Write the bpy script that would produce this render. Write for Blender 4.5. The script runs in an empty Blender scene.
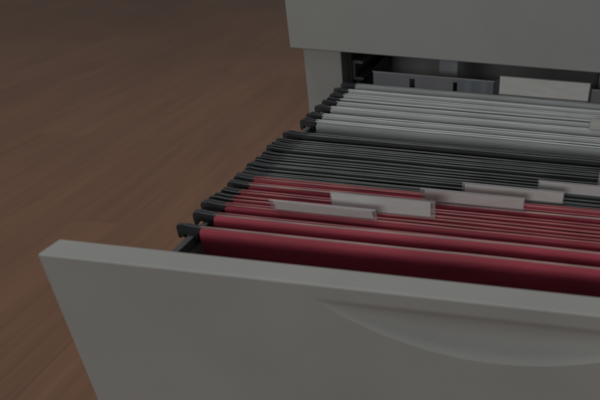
import bpy, bmesh, math, random
from mathutils import Vector, Matrix, noise
random.seed(7)
S = bpy.context.scene
COL = S.collection

# ------------------------------------------------------------------ camera
cam_d = bpy.data.cameras.new('camera')
cam = bpy.data.objects.new('camera', cam_d); COL.objects.link(cam); S.camera = cam
cam.location = (0.25039, -0.23806, 0.16961)
cam.rotation_euler = (0.98954, -0.05127, 0.11719)
cam_d.sensor_fit = 'HORIZONTAL'; cam_d.sensor_width = 36.0
cam_d.lens = 580.466 / 600 * 36
cam_d.shift_x = -167.862 / 600
cam_d.shift_y = 79.942 / 600
cam_d.clip_start = 0.01; cam_d.clip_end = 60
cam_d.dof.use_dof = True; cam_d.dof.focus_distance = 0.45; cam_d.dof.aperture_fstop = 7.5

# ------------------------------------------------------------------ light
S.view_settings.view_transform = 'Standard'; S.view_settings.look = 'None'
S.view_settings.exposure = 0.0; S.view_settings.gamma = 1.0
w = bpy.data.worlds.new('World'); S.world = w; w.use_nodes = True
w.node_tree.nodes['Background'].inputs[0].default_value = (0.98, 0.99, 1.0, 1)
w.node_tree.nodes['Background'].inputs[1].default_value = 0.13

def area(name, loc, target, size, power, color):
    d = bpy.data.lights.new(name, 'AREA'); d.shape = 'RECTANGLE'
    d.size, d.size_y = size; d.energy = power; d.color = color
    o = bpy.data.objects.new(name, d); COL.objects.link(o)
    o.location = loc
    o.rotation_euler = (Vector(target) - Vector(loc)).to_track_quat('-Z', 'Y').to_euler()
    return o
area('front_fill', (-0.3, -2.6, 0.62), (0.1, 0.15, -0.05), (1.0, 0.5), 12.0, (0.985, 0.995, 1.0))  # low frontal fill lamp, added to lift the drawer front and the slot
area('ceiling_light', (-0.5, 0.10, 2.2), (0.05, 0.2, -0.1), (1.0, 1.0), 16.5, (1.0, 0.985, 0.96))

# ------------------------------------------------------------------ helpers
def emp(name, loc, label, cat, group=None):
    o = bpy.data.objects.new(name, None); COL.objects.link(o)
    o.location = loc; o.empty_display_size = 0.02
    o['label'] = label; o['category'] = cat
    if group: o['group'] = group
    return o

def build(name, bm, mat, parent=None, smooth=False, bevel=0.0, origin=None):
    bmesh.ops.recalc_face_normals(bm, faces=bm.faces)
    me = bpy.data.meshes.new(name); bm.to_mesh(me); bm.free()
    if smooth:
        for p in me.polygons: p.use_smooth = True
    o = bpy.data.objects.new(name, me); COL.objects.link(o)
    me.materials.append(mat)
    if parent is not None:
        o.parent = parent
        base = Vector((0, 0, 0)); q = parent
        while q is not None:
            base += q.location; q = q.parent
        me.transform(Matrix.Translation(-base))
    if bevel > 0:
        m = o.modifiers.new('bevel', 'BEVEL'); m.width = bevel; m.segments = 2
        m.limit_method = 'ANGLE'; m.angle_limit = math.radians(40)
    return o

def box(bm, x0, x1, y0, y1, z0, z1):
    vs = [bm.verts.new((x, y, z)) for x in (x0, x1) for y in (y0, y1) for z in (z0, z1)]
    for f in ((0, 1, 3, 2), (4, 6, 7, 5), (0, 4, 5, 1), (2, 3, 7, 6), (0, 2, 6, 4), (1, 5, 7, 3)):
        bm.faces.new([vs[i] for i in f])
    return vs

def prism(bm, pts, y0, y1):
    a = [bm.verts.new((x, y0, z)) for x, z in pts]
    b = [bm.verts.new((x, y1, z)) for x, z in pts]
    bm.faces.new(a); bm.faces.new(b[::-1])
    n = len(pts)
    for i in range(n):
        bm.faces.new((a[i], a[(i + 1) % n], b[(i + 1) % n], b[i]))

# ------------------------------------------------------------------ materials
def srgb(r, g, b):
    f = lambda c: (c / 255 / 12.92) if c / 255 <= 0.04045 else ((c / 255 + 0.055) / 1.055) ** 2.4
    return (f(r), f(g), f(b), 1)

def mat(name, col, rough=0.5, metal=0.0, var=0.0, vscale=(40, 40, 40), bump=0.0, bscale=900, spec=0.5,
        stretch=None, alpha=1.0, trans=0.0):
    m = bpy.data.materials.new(name); m.use_nodes = True
    nt = m.node_tree; N = nt.nodes; L = nt.links
    p = N['Principled BSDF']
    p.inputs['Roughness'].default_value = rough; p.inputs['Metallic'].default_value = metal
    p.inputs['Specular IOR Level'].default_value = spec
    p.inputs['Alpha'].default_value = alpha
    p.inputs['Transmission Weight'].default_value = trans
    p.inputs['Base Color'].default_value = col
    tc = N.new('ShaderNodeTexCoord')
    if var > 0:
        mp = N.new('ShaderNodeMapping'); mp.inputs['Scale'].default_value = vscale
        L.new(tc.outputs['Object'], mp.inputs[0])
        nz = N.new('ShaderNodeTexNoise'); nz.inputs['Scale'].default_value = 1.0; nz.inputs['Detail'].default_value = 6
        L.new(mp.outputs[0], nz.inputs['Vector'])
        rp = N.new('ShaderNodeMapRange'); rp.inputs[1].default_value = .3; rp.inputs[2].default_value = .7
        rp.inputs[3].default_value = 1 - var; rp.inputs[4].default_value = 1 + var
        L.new(nz.outputs[0], rp.inputs[0])
        mx = N.new('ShaderNodeVectorMath'); mx.operation = 'SCALE'
        mx.inputs[0].default_value = col[:3]
        L.new(rp.outputs[0], mx.inputs['Scale']); L.new(mx.outputs[0], p.inputs['Base Color'])
    if bump > 0:
        n2 = N.new('ShaderNodeTexNoise'); n2.inputs['Scale'].default_value = bscale; n2.inputs['Detail'].default_value = 3
        if stretch:
            m2 = N.new('ShaderNodeMapping'); m2.inputs['Scale'].default_value = stretch
            L.new(tc.outputs['Object'], m2.inputs[0]); L.new(m2.outputs[0], n2.inputs['Vector'])
        else:
            L.new(tc.outputs['Object'], n2.inputs['Vector'])
        b = N.new('ShaderNodeBump'); b.inputs['Strength'].default_value = bump; b.inputs['Distance'].default_value = 0.0004
        L.new(n2.outputs[0], b.inputs['Height']); L.new(b.outputs[0], p.inputs['Normal'])
    return m

PAINT = mat('painted_steel', (0.380, 0.389, 0.370, 1), .5, var=.06, vscale=(11, 11, 11), bump=.5, bscale=1100, spec=.4)
PAINT_IN = mat('painted_steel_inside', (0.30, 0.31, 0.29, 1), .55, var=.06, vscale=(14, 14, 14), bump=.2, bscale=900)
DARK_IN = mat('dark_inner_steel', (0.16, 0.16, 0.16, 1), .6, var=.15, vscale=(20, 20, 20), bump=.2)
BRACKET = mat('zinc_bracket', (0.32, 0.33, 0.34, 1), .4, .5, var=.15, vscale=(60, 60, 60))
HOOK = mat('black_plastic_hook', (0.035, 0.038, 0.042, 1), .42, var=.2, vscale=(80, 80, 80), bump=.2)
CLEAR = mat('clear_plastic', (0.62, 0.62, 0.63, 1), .3, alpha=.25, spec=.4)
STRIP = mat('lavender_grey_plastic', (0.23, 0.23, 0.245, 1), .38, var=.12, vscale=(30, 5, 5), bump=.1)
STRIP_B = mat('bluish_clear_plastic', (0.20, 0.225, 0.25, 1), .3, var=.2, vscale=(120, 5, 5))
POST = mat('dark_holder_end', (0.05, 0.05, 0.06, 1), .4, var=.1)

def card(name, col, var=.10):
    return mat(name, col, .62, var=var, vscale=(16, 30, 55), bump=.45, bscale=1.0, stretch=(120, 500, 700), spec=.35)
RED = card('red_card', (0.36, 0.045, 0.072, 1), .2)
BLACK = card('black_card', (0.022, 0.023, 0.025, 1), .2)
GREY = card('grey_card', (0.42, 0.445, 0.44, 1), .09)
RAIL = {'grey_tan': mat('grey_tan_rail', (0.36, 0.21, 0.20, 1), .42, var=.3, vscale=(35, 200, 200)),  # first entry: greyer, tan-toned rail for the front flap of some red folders
        'red': mat('rose_grey_rail', (0.36, 0.095, 0.105, 1), .42, var=.3, vscale=(35, 200, 200)),
        'black': mat('dark_grey_rail', (0.075, 0.080, 0.083, 1), .42, var=.35, vscale=(45, 200, 200)),
        'grey': mat('pale_grey_rail', (0.52, 0.545, 0.54, 1), .42, var=.12, vscale=(35, 200, 200))}
PAPER = {'white': mat('white_label_paper', (0.80, 0.78, 0.74, 1), .8, var=.05, vscale=(60, 60, 200), bump=.15),
         'pink': mat('pinkish_label_paper', (0.79, 0.75, 0.73, 1), .8, var=.06, vscale=(60, 60, 200), bump=.15),
         'grey': mat('pale_grey_label_paper', (0.76, 0.76, 0.73, 1), .8, var=.06, vscale=(60, 60, 200), bump=.15)}

def wood():
    m = bpy.data.materials.new('wood_floor'); m.use_nodes = True
    nt = m.node_tree; N = nt.nodes; L = nt.links; p = N['Principled BSDF']
    tc = N.new('ShaderNodeTexCoord')
    mp = N.new('ShaderNodeMapping'); mp.inputs['Rotation'].default_value = (0, 0, math.radians(-90 - 3))
    L.new(tc.outputs['Object'], mp.inputs[0])
    # boards: 1.1 m long, 0.115 wide
    br = N.new('ShaderNodeTexBrick'); br.inputs['Scale'].default_value = 1.0
    br.inputs['Brick Width'].default_value = 1.15; br.inputs['Row Height'].default_value = 0.118
    br.inputs['Mortar Size'].default_value = 0.0011; br.inputs['Mortar Smooth'].default_value = 0.3
    br.offset = 0.37; br.offset_frequency = 2
    br.inputs['Color1'].default_value = (0, 0, 0, 1); br.inputs['Color2'].default_value = (1, 1, 1, 1)
    br.inputs['Mortar'].default_value = (0.5, 0.5, 0.5, 1)
    L.new(mp.outputs[0], br.inputs['Vector'])
    # per board offset for the grain
    ad = N.new('ShaderNodeVectorMath'); ad.operation = 'MULTIPLY_ADD'
    ad.inputs[1].default_value = (7.3, 3.1, 5.7)
    L.new(br.outputs['Color'], ad.inputs[0]); L.new(mp.outputs[0], ad.inputs[2])
    g = N.new('ShaderNodeMapping'); g.inputs['Scale'].default_value = (1.6, 26, 1)
    L.new(ad.outputs[0], g.inputs[0])
    n1 = N.new('ShaderNodeTexNoise'); n1.inputs['Scale'].default_value = 1.0; n1.inputs['Detail'].default_value = 7
    n1.inputs['Roughness'].default_value = .62; n1.inputs['Distortion'].default_value = .6
    L.new(g.outputs[0], n1.inputs['Vector'])
    g2 = N.new('ShaderNodeMapping'); g2.inputs['Scale'].default_value = (4, 190, 1)
    L.new(ad.outputs[0], g2.inputs[0])
    n2 = N.new('ShaderNodeTexNoise'); n2.inputs['Scale'].default_value = 1.0; n2.inputs['Detail'].default_value = 4
    L.new(g2.outputs[0], n2.inputs['Vector'])
    n3 = N.new('ShaderNodeTexNoise'); n3.inputs['Scale'].default_value = 1.1; n3.inputs['Detail'].default_value = 2
    L.new(tc.outputs['Object'], n3.inputs['Vector'])
    r1 = N.new('ShaderNodeValToRGB')
    e = r1.color_ramp.elements
    e[0].position = .28; e[0].color = (0.215, 0.110, 0.073, 1)
    e[1].position = .72; e[1].color = (0.300, 0.162, 0.094, 1)
    m1 = e.new(.5); m1.color = (0.262, 0.138, 0.085, 1)
    L.new(n1.outputs[0], r1.inputs[0])
    r2 = N.new('ShaderNodeMapRange'); r2.inputs[1].default_value = .3; r2.inputs[2].default_value = .7
    r2.inputs[3].default_value = .93; r2.inputs[4].default_value = 1.07
    L.new(n2.outputs[0], r2.inputs[0])
    r3 = N.new('ShaderNodeMapRange'); r3.inputs[3].default_value = .95; r3.inputs[4].default_value = 1.05
    L.new(br.outputs['Color'], r3.inputs[0])
    mu = N.new('ShaderNodeMath'); mu.operation = 'MULTIPLY'; L.new(r2.outputs[0], mu.inputs[0]); L.new(r3.outputs[0], mu.inputs[1])
    inv = N.new('ShaderNodeMapRange'); inv.inputs[3].default_value = 1.0; inv.inputs[4].default_value = .72
    L.new(br.outputs['Fac'], inv.inputs[0])
    mu2 = N.new('ShaderNodeMath'); mu2.operation = 'MULTIPLY'; L.new(mu.outputs[0], mu2.inputs[0]); L.new(inv.outputs[0], mu2.inputs[1])
    sc = N.new('ShaderNodeVectorMath'); sc.operation = 'SCALE'; L.new(r1.outputs[0], sc.inputs[0]); L.new(mu2.outputs[0], sc.inputs['Scale'])
    pt = N.new('ShaderNodeMapRange'); pt.inputs[1].default_value = .35; pt.inputs[2].default_value = .65
    pt.inputs[3].default_value = 1.10; pt.inputs[4].default_value = .90; L.new(n3.outputs[0], pt.inputs[0])
    s2 = N.new('ShaderNodeVectorMath'); s2.operation = 'SCALE'; L.new(sc.outputs[0], s2.inputs[0]); L.new(pt.outputs[0], s2.inputs['Scale'])
    L.new(s2.outputs[0], p.inputs['Base Color'])
    rr = N.new('ShaderNodeMapRange'); rr.inputs[3].default_value = .42; rr.inputs[4].default_value = .6
    L.new(n1.outputs[0], rr.inputs[0]); L.new(rr.outputs[0], p.inputs['Roughness'])
    p.inputs['Specular IOR Level'].default_value = .35
    b = N.new('ShaderNodeBump'); b.inputs['Strength'].default_value = .35; b.inputs['Distance'].default_value = .001
    L.new(mu2.outputs[0], b.inputs['Height']); L.new(b.outputs[0], p.inputs['Normal'])
    return m
WOOD = wood()

# ------------------------------------------------------------------ setting
FLOOR = -0.40
bm = bmesh.new()
v = [bm.verts.new(c) for c in ((-9, -4, FLOOR), (6, -4, FLOOR), (6, 12, FLOOR), (-9, 12, FLOOR))]
bm.faces.new(v)
o = build('floor', bm, WOOD); o['kind'] = 'structure'

# ------------------------------------------------------------------ cabinet
W = 0.494            # width of the drawer fronts
TH = 0.017           # their thickness
L = 0.3722           # how far the drawer is pulled out
GAP = 0.0312         # bottom edge of the upper front above the open front
CX = W / 2
FY = L + TH          # front plane of the carcass
cab = emp('filing_cabinet', (CX, FY + .3, FLOOR),
          'pale grey steel filing cabinet with its drawer of hanging files pulled wide open', 'filing cabinet')

# carcass
X0, X1 = 0.0073, W - 0.0073
ZB, ZT = FLOOR + 0.05, 0.352
bm = bmesh.new()
t = 0.0015
YB = FY + 0.62
box(bm, X0, X0 + t, FY + .0012, YB, ZB, ZT)               # sides
box(bm, X1 - t, X1, FY + .0012, YB, ZB, ZT)
box(bm, X0, X0 + .0405, FY, FY + .0012, ZB, ZT)           # stiles
box(bm, X1 - .0405, X1, FY, FY + .0012, ZB, ZT)
box(bm, X0 + .0391, X0 + .0405, FY + .0014, FY + .03, ZB + .001, ZT - .001)
box(bm, X1 - .0405, X1 - .0391, FY + .0014, FY + .03, ZB + .001, ZT - .001)
box(bm, X0 + t, X1 - t, YB - t, YB, ZB, ZT)               # back
box(bm, X0, X1, FY + .0002, YB, ZT, ZT + .0015)           # top
box(bm, X0 + .0405, X1 - .0405, FY, FY + .0012, ZT - .03, ZT)
box(bm, X0 + .0405, X1 - .0405, FY, FY + .0012, ZB, ZB + .025)
box(bm, X0 + .0405, X1 - .0405, FY + .001, FY + .02, GAP + .012, GAP + .04)  # rail between the drawers
carc = build('carcass', bm, PAINT, cab, bevel=.0004)
bm = bmesh.new()
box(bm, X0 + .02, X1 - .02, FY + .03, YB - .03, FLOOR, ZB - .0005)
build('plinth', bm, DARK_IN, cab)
# dark interior lining: slides, upper drawer tray underside
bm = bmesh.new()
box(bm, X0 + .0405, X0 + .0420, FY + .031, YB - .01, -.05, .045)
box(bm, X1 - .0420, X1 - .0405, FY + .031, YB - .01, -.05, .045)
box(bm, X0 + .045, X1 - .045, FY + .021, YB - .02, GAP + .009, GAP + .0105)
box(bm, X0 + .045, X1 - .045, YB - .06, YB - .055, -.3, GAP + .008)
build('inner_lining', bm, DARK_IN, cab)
# runner brackets seen through the slot
for bx in (.156, W - .156):
    bm = bmesh.new()
    box(bm, bx - .011, bx + .011, FY + .055, FY + .058, -.030, GAP + .0085)
    box(bm, bx - .011, bx - .0092, FY + .058, FY + .075, -.030, GAP + .0085)
    build('slide_bracket', bm, BRACKET, cab, bevel=.0006)
for sx in (X0 + .043, X1 - .043):
    s = 1 if sx < CX else -1
    bm = bmesh.new()
    prism(bm, [(sx, .012), (sx + s * .012, .012), (sx + s * .012, .009), (sx + s * .003, .009),
               (sx + s * .003, -.006), (sx + s * .012, -.006), (sx + s * .012, -.009), (sx, -.009)], FY + .032, FY + .5)
    build('runner', bm, mat('dark_runner', (0.11, 0.11, 0.115, 1), .4, .3), cab)

# fronts --------------------------------------------------------------
SC_A, SC_H, SC_TOP, SC_D = 0.096, 0.0292, -0.0098, 0.0088   # scoop half width, height, top line, depth

def front_panel(z_top, z_bot, scoop_top, yf):
    """drawer front with the lens-shaped finger scoop pressed into its face"""
    bm = bmesh.new()
    xs = [W * i / 240 for i in range(241)]
    # denser near the scoop ends
    rows = []
    nb, ns, nt_ = 12, 22, 5
    for x in xs:
        u = (x - CX) / SC_A
        zt = z_top + scoop_top
        if abs(u) < 1:
            h = SC_H * (1 - u * u) ** .95
        else:
            h = 0
        h = max(h, .0004)
        zl = zt - h
        col = []
        for i in range(nb):
            col.append((x, 0, z_bot + (zl - z_bot) * i / nb))
        dmax = SC_D * min(1, (h / SC_H)) ** 1.35 if abs(u) < 1 else 0
        for i in range(ns + 1):
            f = i / ns
            # crisp crease at the bottom arc, sloping inwards, rounding back out at the top
            d = dmax * 2.6 * f * (1 - f * f)
            col.append((x, d, zl + h * f))
        for i in range(1, nt_ + 1):
            col.append((x, 0, zt + (z_top - zt) * i / nt_))
        rows.append([bm.verts.new((a, yf + b, c)) for a, b, c in col])
    for i in range(len(rows) - 1):
        for j in range(len(rows[0]) - 1):
            bm.faces.new((rows[i][j], rows[i + 1][j], rows[i + 1][j + 1], rows[i][j + 1]))
    # back face and rim
    def back(r): return [bm.verts.new((v.co.x, yf + TH, v.co.z)) for v in r]
    b0 = [bm.verts.new((r[0].co.x, yf + TH, z_bot)) for r in rows]
    b1 = [bm.verts.new((r[-1].co.x, yf + TH, z_top)) for r in rows]
    for i in range(len(rows) - 1):
        bm.faces.new((rows[i][0], rows[i + 1][0], b0[i + 1], b0[i]))
        bm.faces.new((rows[i][-1], rows[i + 1][-1], b1[i + 1], b1[i]))
        bm.faces.new((b0[i], b0[i + 1], b1[i + 1], b1[i]))
    bm.faces.new(rows[0] + [b1[0], b0[0]])
    bm.faces.new(rows[-1] + [b1[-1], b0[-1]])
    return bm

def finish_front(o):
    for p in o.data.polygons: p.use_smooth = True
    m = o.modifiers.new('bevel', 'BEVEL'); m.width = .0009; m.segments = 2
    m.limit_method = 'ANGLE'; m.angle_limit = math.radians(70); m.harden_normals = False
    o.data.set_sharp_from_angle(angle=math.radians(65))
    # the crisp lower edge of the scoop is the row of vertices NB up in every column
    n = 12 + 22 + 1 + 5
    at = o.data.attributes.get('sharp_edge') or o.data.attributes.new('sharp_edge', 'BOOLEAN', 'EDGE')
    for e in o.data.edges:
        a, b = sorted(e.vertices)
        if b < 241 * n and a % n == 12 and b == a + n and abs(((a // n) / 240 * W - CX) / SC_A) < 1.02:
            at.data[e.index].value = True

up = build('upper_drawer_front', front_panel(GAP + .305, GAP, SC_TOP, L - .001), PAINT, cab)
finish_front(up)

# open drawer: tray with its front and rims
SX0, SX1 = 0.0572, W - 0.0572     # outer faces of the tray sides
RIM = -0.0088
bm = bmesh.new()
TB = -0.262; TYB = L + .20
box(bm, SX0, SX0 + .0012, TH + .0004, TYB, TB, RIM)
box(bm, SX1 - .0012, SX1, TH + .0004, TYB, TB, RIM)
box(bm, SX0 + .0012, SX1 - .0012, TYB - .0012, TYB, TB, RIM)
box(bm, SX0 + .0012, SX1 - .0012, TH + .0004, TYB - .0012, TB, TB + .0012)
tray = build('open_drawer', bm, PAINT_IN, cab)
fr = build('drawer_front', front_panel(0, -.305, SC_TOP, 0), PAINT, tray)
finish_front(fr)
RIM_M = mat('dark_rim_steel', (0.09, 0.092, 0.098, 1), .45, var=.2)
for sx, s in ((SX0, 1), (SX1, -1)):
    bm = bmesh.new()
    prism(bm, [(sx - s * .0008, RIM - .006), (sx - s * .0008, RIM + .0006), (sx + s * .0030, RIM + .0006), (sx + s * .0030, RIM - .006),
               (sx + s * .0022, RIM - .006), (sx + s * .0022, RIM + .0001), (sx + s * .00005, RIM + .0001), (sx + s * .00005, RIM - .006)], TH + .0006, TYB)
    build('side_rim', bm, RIM_M, tray)
for sx, s in ((SX0, -1), (SX1, 1)):
    bm = bmesh.new()
    prism(bm, [(sx + s * .0002, -.10), (sx + s * .009, -.10), (sx + s * .009, -.102), (sx + s * .002, -.102),
               (sx + s * .002, -.138), (sx + s * .009, -.138), (sx + s * .009, -.14), (sx + s * .0002, -.14)], .05, TYB)
    build('slide_rail', bm, BRACKET, tray)

# ------------------------------------------------------------------ hanging folders
FX0, FX1 = 0.0650, W - 0.0650     # sleeve edges
CREST = -0.0016
DEPTH = 0.225

def wob(x, seed, a):
    return a * noise.noise(Vector((x * 7.0, seed * 3.7, 1.3))) + a * .35 * noise.noise(Vector((x * 24.0, seed * 5.1, 4.3)))

def flap(bm, y0, ybot, seed, a, dz, sgn, belly=.0008):
    """one card flap hanging from y0 at the crest to ybot at the bottom, with thickness"""
    nx, nz = 60, 26
    f, b = [], []
    for i in range(nx + 1):
        x = FX0 + (FX1 - FX0) * i / nx
        cf, cb = [], []
        for j in range(nz + 1):
            k = (j / nz) ** 2.4
            z = CREST + dz - .0006 - DEPTH * k
            dd = DEPTH * k
            bul = math.sin(min(1, k * 1.0) * math.pi) * .0022 * sgn + belly * sgn * (1 - math.exp(-dd / .0035)) * math.exp(-dd / .012) * 1.6
            y = y0 + (ybot - y0) * k ** .8 - bul + wob(x, seed, a) * (1 if j < 1 else 1 + k * 1.2) + wob(x + z * .7, seed + 9, a * min(1, k * 6))
            cf.append(bm.verts.new((x, y - .0003, z))); cb.append(bm.verts.new((x, y + .0003, z)))
        f.append(cf); b.append(cb)
    for i in range(nx):
        for j in range(nz):
            bm.faces.new((f[i][j], f[i + 1][j], f[i + 1][j + 1], f[i][j + 1]))
            bm.faces.new((b[i][j], b[i][j + 1], b[i + 1][j + 1], b[i + 1][j]))
        bm.faces.new((f[i][0], b[i][0], b[i + 1][0], f[i + 1][0]))
        bm.faces.new((f[i][nz], f[i + 1][nz], b[i + 1][nz], b[i][nz]))
    for i in (0, nx):
        for j in range(nz):
            bm.faces.new((f[i][j], f[i][j + 1], b[i][j + 1], b[i][j]))

def rail(bm, y0, seed, a, dz):
    """folded top edge over the hanging bar: small rounded strip following the flap"""
    nx = 46; n = 6; rings = []
    for i in range(nx + 1):
        x = FX0 - .0003 + (FX1 - FX0 + .0006) * i / nx
        yc = y0 + wob(x, seed, a)
        zc = CREST + dz - .0009 + .00025 * noise.noise(Vector((x * 18, seed, 8)))
        ring = []
        for k in range(n):
            th = 2 * math.pi * k / n
            ring.append(bm.verts.new((x, yc + .0008 * math.cos(th), zc + .0010 * math.sin(th))))
        rings.append(ring)
    for i in range(nx):
        for k in range(n):
            bm.faces.new((rings[i][k], rings[i + 1][k], rings[i + 1][(k + 1) % n], rings[i][(k + 1) % n]))
    bm.faces.new(rings[0]); bm.faces.new(rings[-1][::-1])

def hook(bm, y0, side, dz):
    """flat end of the bar with the notch that sits on the drawer's rim"""
    X = (lambda q: q) if side == 0 else (lambda q: W - q)
    z = CREST + dz
    ln = random.uniform(-.0018, .0018)
    pts = [(.0660, z - .0004), (.0585, z + .0002), (.0550, z + .0007), (.0515 + ln, z + .0003), (.0502 + ln, z - .0018), (.0504 + ln, z - .0088),
           (.0522 + ln, z - .0090), (.0538, RIM + .0012), (.0558, RIM + .0010), (.0605, RIM + .0010), (.0608, z - .0108), (.0618, z - .0108), (.0628, z - .0050), (.0660, z - .0034)]
    prism(bm, [(X(x), q) for x, q in pts], y0 - .0011, y0 + .0011)

def label_tab(parent, y0, x0, x1, h, tilt, papercol, inset=(.0025, .0025), clear=CLEAR, z0=CREST, top_extra=0):
    """clear holder (back sheet + rolled edges) with a paper insert"""
    def plate(bm, xa, xb, za, zb, ya, yb):
        vs = box(bm, xa, xb, ya, yb, za, zb)
        return vs
    rot = Matrix.Translation((0, y0, z0)) @ Matrix.Rotation(tilt, 4, 'X') @ Matrix.Translation((0, -y0, -z0))
    bm = bmesh.new()
    plate(bm, x0, x1, z0 - .004, z0 + h, y0 + .0005, y0 + .0009)
    plate(bm, x0, x0 + .0009, z0 - .0005, z0 + h, y0 - .0004, y0 + .0005)
    plate(bm, x1 - .0009, x1, z0 - .0005, z0 + h, y0 - .0004, y0 + .0005)
    plate(bm, x0 + .0009, x1 - .0009, z0 + h - .0006, z0 + h, y0 - .0004, y0 + .0005)
    plate(bm, x0 + .0009, x1 - .0009, z0 - .0004, z0 + .0003, y0 - .0004, y0 + .0005)
    bmesh.ops.transform(bm, matrix=rot, verts=bm.verts)
    tb = build('label_tab', bm, clear, parent)
    bm = bmesh.new()
    n = 14
    xa, xb = x0 + inset[0], x1 - inset[1]
    fr_, bk = [], []
    for i in range(n + 1):
        x = xa + (xb - xa) * i / n
        bow = .00025 * math.sin(math.pi * i / n)
        for z in (z0 + .0004, z0 + h - .0008):
            fr_.append(bm.verts.new((x, y0 - bow, z))); bk.append(bm.verts.new((x, y0 - bow + .0002, z)))
    for i in range(n):
        a, b_, c, d = 2 * i, 2 * i + 1, 2 * i + 3, 2 * i + 2
        bm.faces.new((fr_[a], fr_[d], fr_[c], fr_[b_])); bm.faces.new((bk[a], bk[b_], bk[c], bk[d]))
        bm.faces.new((fr_[a], bk[a], bk[d], fr_[d])); bm.faces.new((fr_[b_], fr_[c], bk[c], bk[b_]))
    for i in (0, n):
        bm.faces.new((fr_[2 * i], fr_[2 * i + 1], bk[2 * i + 1], bk[2 * i]))
    bmesh.ops.transform(bm, matrix=rot, verts=bm.verts)
    build('paper_insert', bm, PAPER[papercol], tb)
    return tb

CARD = {'red': RED, 'black': BLACK, 'grey': GREY}
GROUP = {'red': 'red hanging folders in the open drawer', 'black': 'black hanging folders in the open drawer',
         'grey': 'pale grey hanging folders in the open drawer'}

def folder(col, ya, yb, label, tabs=(), amp=.0011, dz=None, belly=.0016, crest=None):
    ym = (ya + yb) / 2
    seed = ya * 731.0
    f = emp('hanging_folder', (CX, ym, CREST - DEPTH - .002), label, 'hanging folder', GROUP[col])
    q = {'black': 2.2, 'red': 1.5, 'grey': 1.2}[col]
    dzs = (random.uniform(-.0008, .0002) * q, random.uniform(-.0009, .0002) * q) if dz is None else dz
    bm = bmesh.new()
    flap(bm, ya, ym - .0012, seed, amp, dzs[0], 1, belly)
    flap(bm, yb, ym + .0012, seed + 1.5, amp, dzs[1], -.4)
    # bottom fold
    box(bm, FX0, FX1, ym - .0022, ym + .0022, CREST - DEPTH - .0022, CREST - DEPTH - .0014)
    build('folder_sleeve', bm, CARD[col], f, smooth=False)
    f.children[0].data.set_sharp_from_angle(angle=math.radians(40))
    for p in f.children[0].data.polygons: p.use_smooth = True
    for y, sd, q in ((ya, seed, dzs[0]), (yb, seed + 1.5, dzs[1])):
        bm = bmesh.new(); rail(bm, y, sd, amp, q)
        r = build('rail', bm, RAIL.get(crest, RAIL[col]) if y == ya else RAIL[col], f, smooth=True)
        for side in (0, 1):
            bm = bmesh.new()
            hook(bm, y + wob(FX0 if side == 0 else FX1, sd, amp), side, q)
            build('hook', bm, HOOK, r, bevel=.0003)
    for tb in tabs:
        label_tab(f, ya + .0002, **tb)
    return f

# red, front to back
folder('red', .0491, .0519, 'foremost red hanging folder right behind the open drawer front, half in shadow', dz=(0, -.0016), belly=.0036, crest='grey_tan')
folder('red', .0667, .0705, 'second red hanging folder from the drawer front, with a wide dark gap before it', dz=(-.0004, -.0014), belly=.0042, crest='grey_tan')
folder('red', .0794, .0835, 'red hanging folder carrying the leftmost pinkish white label tab, leaning forward',
       tabs=[dict(x0=.0968, x1=.1646, h=.0092, tilt=.45, papercol='pink')], dz=(0, -.0004))
folder('red', .0896, .0930, 'red hanging folder carrying the tall white label tab just behind the leftmost tab',
       tabs=[dict(x0=.1319, x1=.1996, h=.0118, tilt=.12, papercol='grey', inset=(.0005, .0030))])
folder('red', .1000, .1040, 'unlabelled red hanging folder just behind the one with the tall white tab')
folder('red', .1142, .1180, 'red hanging folder carrying the long pinkish tab in the middle of the drawer', crest='grey_tan',
       tabs=[dict(x0=.1856, x1=.2554, h=.0094, tilt=.25, papercol='pink', inset=(.003, .0006))])
folder('red', .1222, .1262, 'rearmost red hanging folder, touching the first black one', dz=(.0002, -.0004))
# black
folder('black', .1298, .1335, 'foremost black hanging folder with a white tab overlapping the reds',
       tabs=[dict(x0=.2118, x1=.2817, h=.0092, tilt=.2, papercol='grey', inset=(.0018, .0006))], dz=(-.0010, -.0010))
folder('black', .1375, .1412, 'plain black hanging folder between the two black ones with white tabs', dz=(-.002, -.001))
folder('black', .1465, .1500, 'black hanging folder with the white tab that runs off the right edge of the photo',
       tabs=[dict(x0=.2636, x1=.3345, h=.0088, tilt=.15, papercol='pink', inset=(.0010, .002))])
folder('black', .1548, .1575, 'plain black hanging folder directly behind the rearmost white tab of the blacks')
folder('black', .1625, .1660, 'black hanging folder whose tab just peeks in at the far right edge',
       tabs=[dict(x0=.3070, x1=.3730, h=.0115, tilt=.0, papercol='grey', inset=(.0012, .002))])
folder('black', .1708, .1732, 'plain black folder just behind the one whose tab peeks in at right')
folder('black', .1800, .1842, 'third plain black hanging folder counted from the grey folders')
folder('black', .1892, .1916, 'second plain black hanging folder counted from the grey folders')
folder('black', .2000, .2032, 'black hanging folder just before the rearmost black one, thin grey crest')
folder('black', .2170, .2225, 'rearmost black hanging folder with a lighter top edge, before the dark gap', dz=(-.0002, -.001))
# grey
folder('grey', .2525, .2570, 'foremost pale grey hanging folder, facing the wide dark gap behind the blacks', belly=.0009)
folder('grey', .2704, .2748, 'second pale grey hanging folder from the front of the grey set', belly=.0018)
folder('grey', .2945, .2990, 'pale grey hanging folder with a pale tab near the right edge of the photo', belly=.0018,
       tabs=[dict(x0=.3085, x1=.3780, h=.0105, tilt=.2, papercol='white', inset=(.0004, .002))])
folder('grey', .3150, .3235, 'middle pale grey hanging folder, its two flaps held apart', belly=.0018)
folder('grey', .3350, .3402, 'third pale grey hanging folder from the back of the drawer')
folder('grey', .3524, .3565, 'second pale grey hanging folder from the back of the drawer')
back = folder('grey', .3790, .3840, 'rearmost pale grey hanging folder with a tall plastic strip and large white label', amp=.0004)

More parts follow.
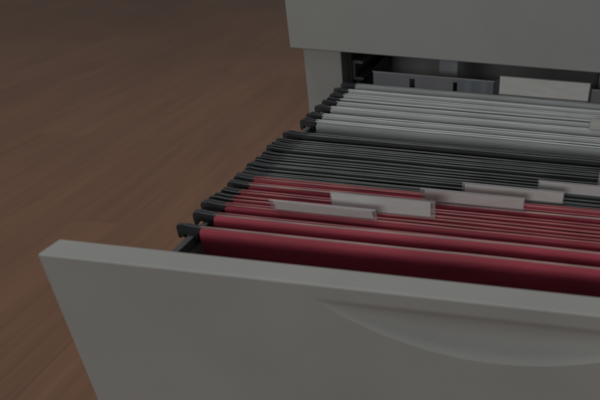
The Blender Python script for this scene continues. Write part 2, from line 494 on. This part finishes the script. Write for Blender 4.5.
# papers standing in the parted grey folder
def sheaf(y0, n, x0, x1, z, label):
    o = emp('paper_sheaf', ((x0 + x1) / 2, y0, CREST - DEPTH + .004), label, 'papers')
    bm = bmesh.new()
    for i in range(n):
        dx, dz_ = random.uniform(-.0012, .0012), random.uniform(-.0014, .0006)
        y = y0 + i * .00042
        k = 24
        a = [(x0 + dx + (x1 - x0) * j / k) for j in range(k + 1)]
        up = [bm.verts.new((q, y + wob(q, 33 + i * .08, .0006), z + dz_)) for q in a]
        dn = [bm.verts.new((q, y + wob(q, 33 + i * .08, .0002), CREST - DEPTH + .004)) for q in a]
        for j in range(k): bm.faces.new((up[j], up[j + 1], dn[j + 1], dn[j]))
    p = build('sheets', bm, PAPER['grey'], o)
    sm = p.modifiers.new('thick', 'SOLIDIFY'); sm.thickness = .00018
sheaf(.3178, 6, .080, .395, CREST - .0035, 'thin sheaf of pale papers standing between the parted flaps of the middle pale grey folder')

# index strip on the rearmost folder
SY = .3868
def strip(x0, x1, z1, m, holes=()):
    bm = bmesh.new()
    xs = [x0]
    zc0, zc1 = CREST + .004, .0062
    for a, b in holes:
        box(bm, xs[-1], a, SY, SY + .0010, CREST - .006, z1)
        box(bm, a, b, SY, SY + .0010, zc1, z1)
        xs.append(b)
    box(bm, xs[-1], x1, SY, SY + .0010, CREST - .006, z1)
    return bm
ist = build('index_strip', strip(.0830, .2130, .0098, STRIP, [(.1225, .1282), (.1695, .1740)]), STRIP, back, bevel=.0002)
bm = bmesh.new(); box(bm, .0826, .4200, SY - .0004, SY + .0014, .0098, .0110)
build('strip_edge', bm, mat('strip_light_edge', (0.36, 0.36, 0.375, 1), .35, var=.1), ist)
bm = bmesh.new(); box(bm, .1760, .2125, SY - .0008, SY - .0003, CREST - .001, .0092)
build('clear_window', bm, STRIP_B, ist)
bm = bmesh.new(); box(bm, .3150, .4200, SY, SY + .0010, CREST - .006, .0098)
build('index_strip', bm, STRIP, back)
lt = label_tab(back, SY - .0014, .2185, .3130, .0190, 0.0, 'white', inset=(.0006, .0006))
for xa, xb in ((.2136, .2184), (.3131, .3149)):
    bm = bmesh.new(); box(bm, xa, xb, SY - .0022, SY + .0012, CREST - .003, .0140)
    build('holder_end', bm, POST, lt, bevel=.0003)
